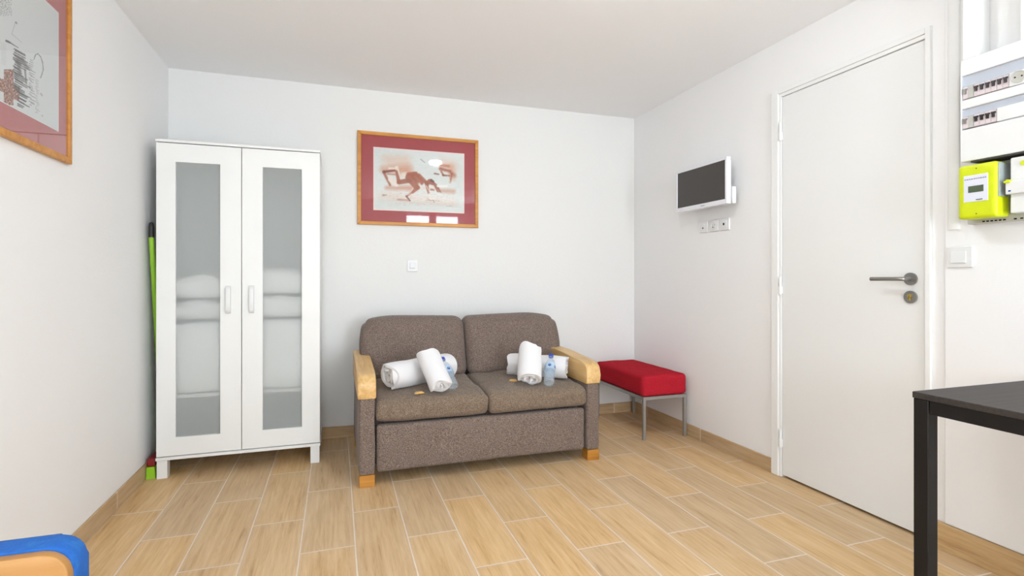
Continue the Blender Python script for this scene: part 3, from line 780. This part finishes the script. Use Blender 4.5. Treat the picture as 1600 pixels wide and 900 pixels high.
# strokes: (ax,ay,bx,by,r0,r1,soft,strength,colour) in pixels of an enlarged image crop (1088 across)
ST = [
 (130, 240, 300, 250, 50, 60, 80, .42, PEACH), (60, 320, 330, 330, 25, 60, 45, .75, (206, 130, 92)),
 (760, 260, 860, 300, 40, 60, 60, .6, PEACH), (860, 300, 880, 420, 20, 30, 40, .6, (212, 142, 108)),
 (100, 540, 380, 545, 14, 26, 26, .85, (196, 122, 88)), (740, 580, 890, 590, 16, 20, 26, .8, (200, 132, 100)), (330, 540, 720, 560, 8, 8, 20, .5, PEACH),
 (60, 630, 900, 720, 40, 30, 50, .32, PEACH), (230, 680, 360, 690, 8, 6, 10, .8, SANG), (60, 628, 100, 625, 10, 4, 8, .9, (130, 110, 90)),
 (65, 350, 140, 510, 16, 12, 8, .95, SANG), (70, 350, 200, 335, 16, 9, 7, 1, DARK), (110, 375, 200, 385, 8, 6, 6, .7, SANG),
 (130, 310, 200, 310, 12, 10, 5, 1, CREAM), (150, 440, 210, 500, 34, 28, 8, 1, CREAM), (130, 400, 200, 515, 6, 6, 6, .5, CREAM),
 (215, 300, 250, 440, 20, 14, 6, 1, CREAM), (290, 390, 330, 370, 30, 18, 10, .9, CREAM),
 (212, 345, 240, 470, 13, 22, 6, 1, SANG), (240, 475, 360, 455, 26, 30, 6, 1, SANG), (350, 380, 440, 370, 26, 20, 6, .9, (184, 100, 70)),
 (370, 420, 450, 540, 55, 30, 6, 1, SANG), (420, 400, 500, 480, 46, 30, 8, 1, (162, 84, 54)), (460, 540, 400, 590, 26, 20, 6, 1, SANG), (400, 580, 335, 640, 20, 8, 5, 1, SANG),
 (325, 640, 370, 695, 10, 7, 4, 1, DARK), (400, 560, 350, 620, 8, 5, 4, .9, CREAM),
 (470, 400, 580, 500, 28, 18, 8, 1, SANG), (560, 480, 590, 610, 20, 12, 5, 1, SANG), (590, 610, 605, 660, 8, 6, 4, .9, CREAM), (480, 490, 520, 560, 8, 5, 5, .9, CREAM), (560, 520, 600, 590, 6, 6, 4, .8, CREAM),
 (600, 470, 640, 490, 30, 24, 5, 1, SANG), (620, 455, 645, 470, 16, 12, 5, 1, (98, 62, 60)), (600, 530, 650, 545, 10, 8, 5, .9, CREAM), (620, 565, 650, 570, 12, 10, 5, .8, SANG),
 (660, 500, 700, 590, 16, 10, 5, 1, SANG), (700, 540, 722, 590, 12, 8, 5, .9, SANG), (700, 600, 712, 640, 6, 5, 4, .8, CREAM), (680, 500, 740, 600, 5, 5, 5, .6, DARK),
 (730, 280, 830, 290, 14, 16, 12, .8, (196, 112, 80)), (730, 320, 850, 350, 18, 14, 10, .9, SANG), (740, 350, 770, 400, 10, 10, 7, .9, SANG), (760, 395, 840, 405, 9, 8, 6, .9, DARK),
 (660, 375, 710, 385, 8, 7, 6, .9, DARK), (870, 380, 850, 480, 12, 8, 10, .9, SANG), (860, 370, 900, 400, 20, 20, 20, .7, SANG), (820, 410, 850, 480, 8, 6, 6, .8, CREAM), (700, 525, 810, 525, 12, 12, 5, 1, (244, 240, 232)),
 (495, 205, 545, 245, 5, 4, 4, .7, (130, 130, 135)), (560, 690, 720, 700, 3, 3, 4, .5, DARK), (570, 665, 620, 700, 3, 3, 3, .5, DARK), (640, 690, 660, 720, 4, 4, 3, .5, DARK),
 (800, 758, 880, 768, 3, 3, 3, .4, (140, 130, 128)), (80, 190, 330, 200, 30, 30, 40, .25, PEACH)]
def ink_back(u, v):
    X = -50 + 1075 * u; yt = 52 + 93 * u; yb = 803 + 49 * u; Y = yb + (yt - yb) * v
    c = list(PAPER)
    m = min(u, 1 - u, v, 1 - v)
    if m < .012: return (s2l(246), s2l(224), s2l(216), 1)
    g = noise.noise(Vector((X * .03, Y * .05, 1))) * 4 + noise.noise(Vector((X * .01, Y * .09, 4))) * 4
    for ax, ay, bx, by, r0, r1, sf_, k, col in ST:
        if X < min(ax, bx) - 150 or X > max(ax, bx) + 150: continue
        d = sd_seg(X, Y, ax, ay, bx, by, r0, r1)
        a = k * max(0, min(1, .5 - d / (2 * sf_)))
        if a > 0:
            a *= .88 + .12 * noise.noise(Vector((X * .08, Y * .2, 2)))
            c = [lerp(q, w_, a) for q, w_ in zip(c, col)]
    if 120 < X < 900 and 560 < Y < 760:
        n_ = noise.noise(Vector((X * .025, Y * .11, 9)))
        if n_ > .15: c = [lerp(q, w_, min(.45, n_)) for q, w_ in zip(c, (206, 172, 150))]
    return (s2l(max(0, min(255, c[0] + g))), s2l(max(0, min(255, c[1] + g))), s2l(max(0, min(255, c[2] + g))), 1)
fp = frame_back()
grid_print('print', (.240, YB - .0115, 1.524), (.630, 0, 0), (0, 0, .428), 250, 170, ink_back, M['ink'], fp, (0, .0012, 0))

def frame_left():
    y0, y1, z0, z1 = 1.590, 2.420, 1.492, 2.128; f = .024; xw = XL
    r = thing('framed_picture', 'landscape picture with pink mat and dark scribbled print on the left wall', 'picture', (xw, (y0 + y1) / 2, z0))
    bm = B()
    def bar(*poly): prism(bm, list(poly), 0, xw + .001, xw + .020, .003)
    bar((y0, z0), (y1, z0), (y1 - f, z0 + f), (y0 + f, z0 + f)); bar((y0, z1), (y0 + f, z1 - f), (y1 - f, z1 - f), (y1, z1))
    bar((y0, z0), (y0 + f, z0 + f), (y0 + f, z1 - f), (y0, z1)); bar((y1, z0), (y1, z1), (y1 - f, z1 - f), (y1 - f, z0 + f))
    obj('frame', bm, M['frame_wood'], r)
    obj('mat', box(B(), xw + .002, xw + .010, y0 + f, y1 - f, z0 + f, z1 - f), M['mat_pink'], r, label='pink-red mat')
    obj('glass', box(B(), xw + .0135, xw + .015, y0 + f, y1 - f, z0 + f, z1 - f), M['glass'], r)
    return r
fl = frame_left()
LY0, LY1, LZ0, LZ1 = 1.675, 2.335, 1.594, 2.025
def crop_pixels(y, z):
    """sheet position projected through the camera to image crop pixels, where strokes were traced"""
    x = XL + .0115
    d = x * math.sin(YAW) + y * math.cos(YAW); r = x * math.cos(YAW) - y * math.sin(YAW)
    return ((800 + F_PX * r / d) / 280 * 900, (434 - F_PX * (z - CAM_H) / d) / 280 * 900)
LS = []  # strokes of the left print, in image crop pixels
random.seed(11)
for i in range(34):                                   # dense slanting hatch
    yy = 245 + i * 8.6; x0_ = 72 + random.uniform(-6, 6) + (i > 24) * 22; ln = random.uniform(30, 74) * (1 - .25 * (i > 24))
    LS.append((x0_, yy, x0_ + ln, yy + ln * .55, 2.6, 1.8, 1.4, 1, (50, 44, 46)))
for i in range(26):
    yy = 300 + i * 9; x0_ = 150 + random.uniform(-6, 6); ln = random.uniform(8, 26)
    LS.append((x0_, yy, x0_ + ln, yy + ln * .5, 1.6, 1.0, 1.2, .75, (92, 84, 84)))
for i in range(20):
    yy = 400 + i * 8.6; x0_ = 182 + random.uniform(-4, 4); ln = random.uniform(6, 16)
    LS.append((x0_, yy, x0_ + ln, yy + ln * .3, 1.4, .8, 1.2, .6, (110, 100, 100)))
for i in range(14):
    LS.append((5 + random.uniform(-4, 4), 215 + i * 8, 30, 224 + i * 8, .8, .8, 1, .4, (130, 124, 124)))
loop = [(170, 300), (178, 276), (190, 270), (204, 285), (214, 315), (217, 350), (210, 375), (204, 390)]
for (a, b), (c_, d_) in zip(loop, loop[1:]): LS.append((a, b, c_, d_, 1.2, 2.4, 1.4, .85, (84, 76, 78)))
LS += [(32, 205, 50, 214, 5, 4, 2, .95, (60, 54, 56)), (50, 214, 92, 240, 3, 1.5, 1.6, .85, (70, 62, 64)), (78, 110, 60, 170, 1.2, 1.2, 1.4, .5, (110, 104, 104)), (60, 170, 110, 214, 1.2, 1, 1.4, .45, (110, 104, 104)),
       (80, 112, 84, 118, 4, 3, 2, .7, (90, 84, 84)), (205, 470, 212, 480, 3, 3, 3, .5, (110, 104, 104)), (211, 580, 214, 583, 2, 2, 2, .6, (90, 84, 84)),
       (108, 300, 140, 340, 10, 6, 6, .75, (78, 68, 68)), (90, 290, 100, 370, 8, 8, 6, .6, (78, 68, 68)), (125, 350, 133, 420, 4, 3, 3, .7, (78, 68, 68))]
def ink_left(u, v):
    y = lerp(LY0, LY1, u); z = lerp(LZ0, LZ1, v); X, Y = crop_pixels(y, z)
    if min(u, 1 - u, v, 1 - v) < .008: return (s2l(240), s2l(238), s2l(236), 1)
    c = [222, 226, 226]
    if X > -120:
        # brown patchwork plus shape
        inx = (-75 < X < 98 and 392 + X * .45 < Y < 455 + X * .58); iny = (20 < X < 68 and 348 < Y < 528)
        if inx or iny:
            n_ = noise.noise(Vector((X * .16, Y * .13, 3))) * 1.6; c = [152 + 80 * n_, 106 + 76 * n_, 88 + 74 * n_]
        n_ = noise.noise(Vector((X * .25, Y * .22, 6)))
        if X < 60 and Y < 80 and n_ > .12: c = [lerp(q, 110, .6) for q in c]
        for ax, ay, bx, by, r0, r1, sf_, k, col in LS:
            if abs(Y - (ay + by) / 2) > 70: continue
            d = sd_seg(X, Y, ax, ay, bx, by, r0, r1); a = k * max(0, min(1, .5 - d / (2 * sf_)))
            if a > 0: c = [lerp(q, w_, a) for q, w_ in zip(c, col)]
    else:
        n_ = noise.noise(Vector((y * 60, z * 90, 3)))
        if n_ > .3 and z < 1.9: c = [150, 140, 138]
    return tuple(s2l(max(0, min(255, q))) for q in c) + (1,)
grid_print('print', (XL + .0115, LY0, LZ0), (0, LY1 - LY0, 0), (0, 0, LZ1 - LZ0), 300, 230, ink_left, M['ink'], fl, (-.0012, 0, 0))

# ------------------------------------------------------------------ black table at the right
tb = thing('table', 'black-brown table with square black metal legs at the right edge', 'table', (1.90, .53, 0))
TX0, TX1, TYA, TYB = 1.566, 2.236, -.03, 1.073
obj('tabletop', box(B(), TX0, TX1, TYA, TYB, .722, .740, .0015, 1), M['table_top'], tb)
bm = B(); q = .040
box(bm, TX0 + .004, TX0 + .026, TYA + .045, TYB - .045, .684, .7218); box(bm, TX1 - .026, TX1 - .004, TYA + .045, TYB - .045, .684, .7218)
box(bm, TX0 + .045, TX1 - .045, TYA + .004, TYA + .026, .684, .7218); box(bm, TX0 + .045, TX1 - .045, TYB - .026, TYB - .004, .684, .7218)
obj('apron', bm, M['table_black'], tb)
for lx in (TX0 + .002, TX1 - .002 - q):
    for ly in (TYA + .002, TYB - .002 - q):
        obj('leg', box(B(), lx, lx + q, ly, ly + q, 0, .7218, .002, 1), M['table_black'], tb)

# ------------------------------------------------------------------ blue chair, lower left
ch = thing('chair', 'blue upholstered chair with honey-coloured wooden back panel at the lower left', 'chair', (-.45, .85, 0))
CX0, CX1 = -.690, -.248
def slab(x0, x1, z0, z1, y0, y1, rad, bev):
    pts = []
    for cx, cz, a0 in ((x1 - rad, z1 - rad, 0), (x0 + rad, z1 - rad, 90), (x0 + rad, z0 + rad, 180), (x1 - rad, z0 + rad, 270)):
        for k in range(9): a = R(a0 + k * 90 / 8); pts.append((cx + rad * math.cos(a), cz + rad * math.sin(a)))
    return prism(B(), pts, 1, y0, y1, bev)
obj('backrest', slab(CX0, CX1, .52, .798, .6405, .672, .024, .0035), M['blue_cloth'], ch, smooth=50, label='bright blue cushioned backrest')
obj('back_panel', slab(CX0, CX1 - .001, .52, .796, .628, .640, .024, .0015), M['chair_wood'], ch, smooth=50, label='honey plywood rear panel')
def fseat(u, v, w, p): p.z += .01 * (1 - u * u) * (1 - v * v) * (w > 0); return p
obj('seat', soft(B(), (CX0 + .01, .70, .415), (CX1 - .03, 1.08, .465), .02, (16, 16, 4), fseat), M['blue_cloth'], ch, smooth=50)
obj('seat_base', box(B(), CX0 + .02, CX1 - .04, .69, 1.07, .395, .4145, .004), M['chair_wood'], ch)
for x_ in (CX0 + .05, CX1 - .07):
    bm = B(); tube(bm, [(x_, .69, .0), (x_, .68, .30), (x_, .684, .47), (x_, .665, .60), (x_, .6565, .70)], .011, 10); obj('leg', bm, M['steel'], ch, smooth=50)
    bm = B(); tube(bm, [(x_, 1.08, .0), (x_, 1.04, .39)], .011, 10); obj('leg', bm, M['steel'], ch, smooth=50)
for x_ in (CX0 + .05, CX1 - .07): obj('seat_rail', tube(B(), [(x_, .68, .385), (x_, 1.045, .385)], .010, 10), M['steel'], ch, smooth=50)

# ------------------------------------------------------------------ ceiling lamp (just above the frame, mirrored in the picture glass), and an unseen one added for more light
for lx, ly, lab in ((1.02, 1.69, 'round white opal ceiling lamp mirrored in the picture glass above the sofa'), (-.34, -.55, 'round white opal ceiling lamp added unseen behind the camera for more light')):
    lp = thing('ceiling_lamp', lab, 'lamp', (lx, ly, ZC), group='opal ceiling lamps')
    obj('lamp_base', cyl(B(), (lx, ly, ZC - .018), (lx, ly, ZC), .068, n=40), M['white_plastic'], lp, smooth=40)
    bm = B(); lathe(bm, [(.064, 0), (.063, -.010), (.057, -.020), (.043, -.029), (.022, -.034), (0, -.035)], 40, Matrix.Translation((lx, ly, ZC - .018)))
    obj('lamp_shade', bm, M['lamp_opal'], lp, smooth=60)

for o in bpy.data.objects:
    if '_w' in o: del o['_w']
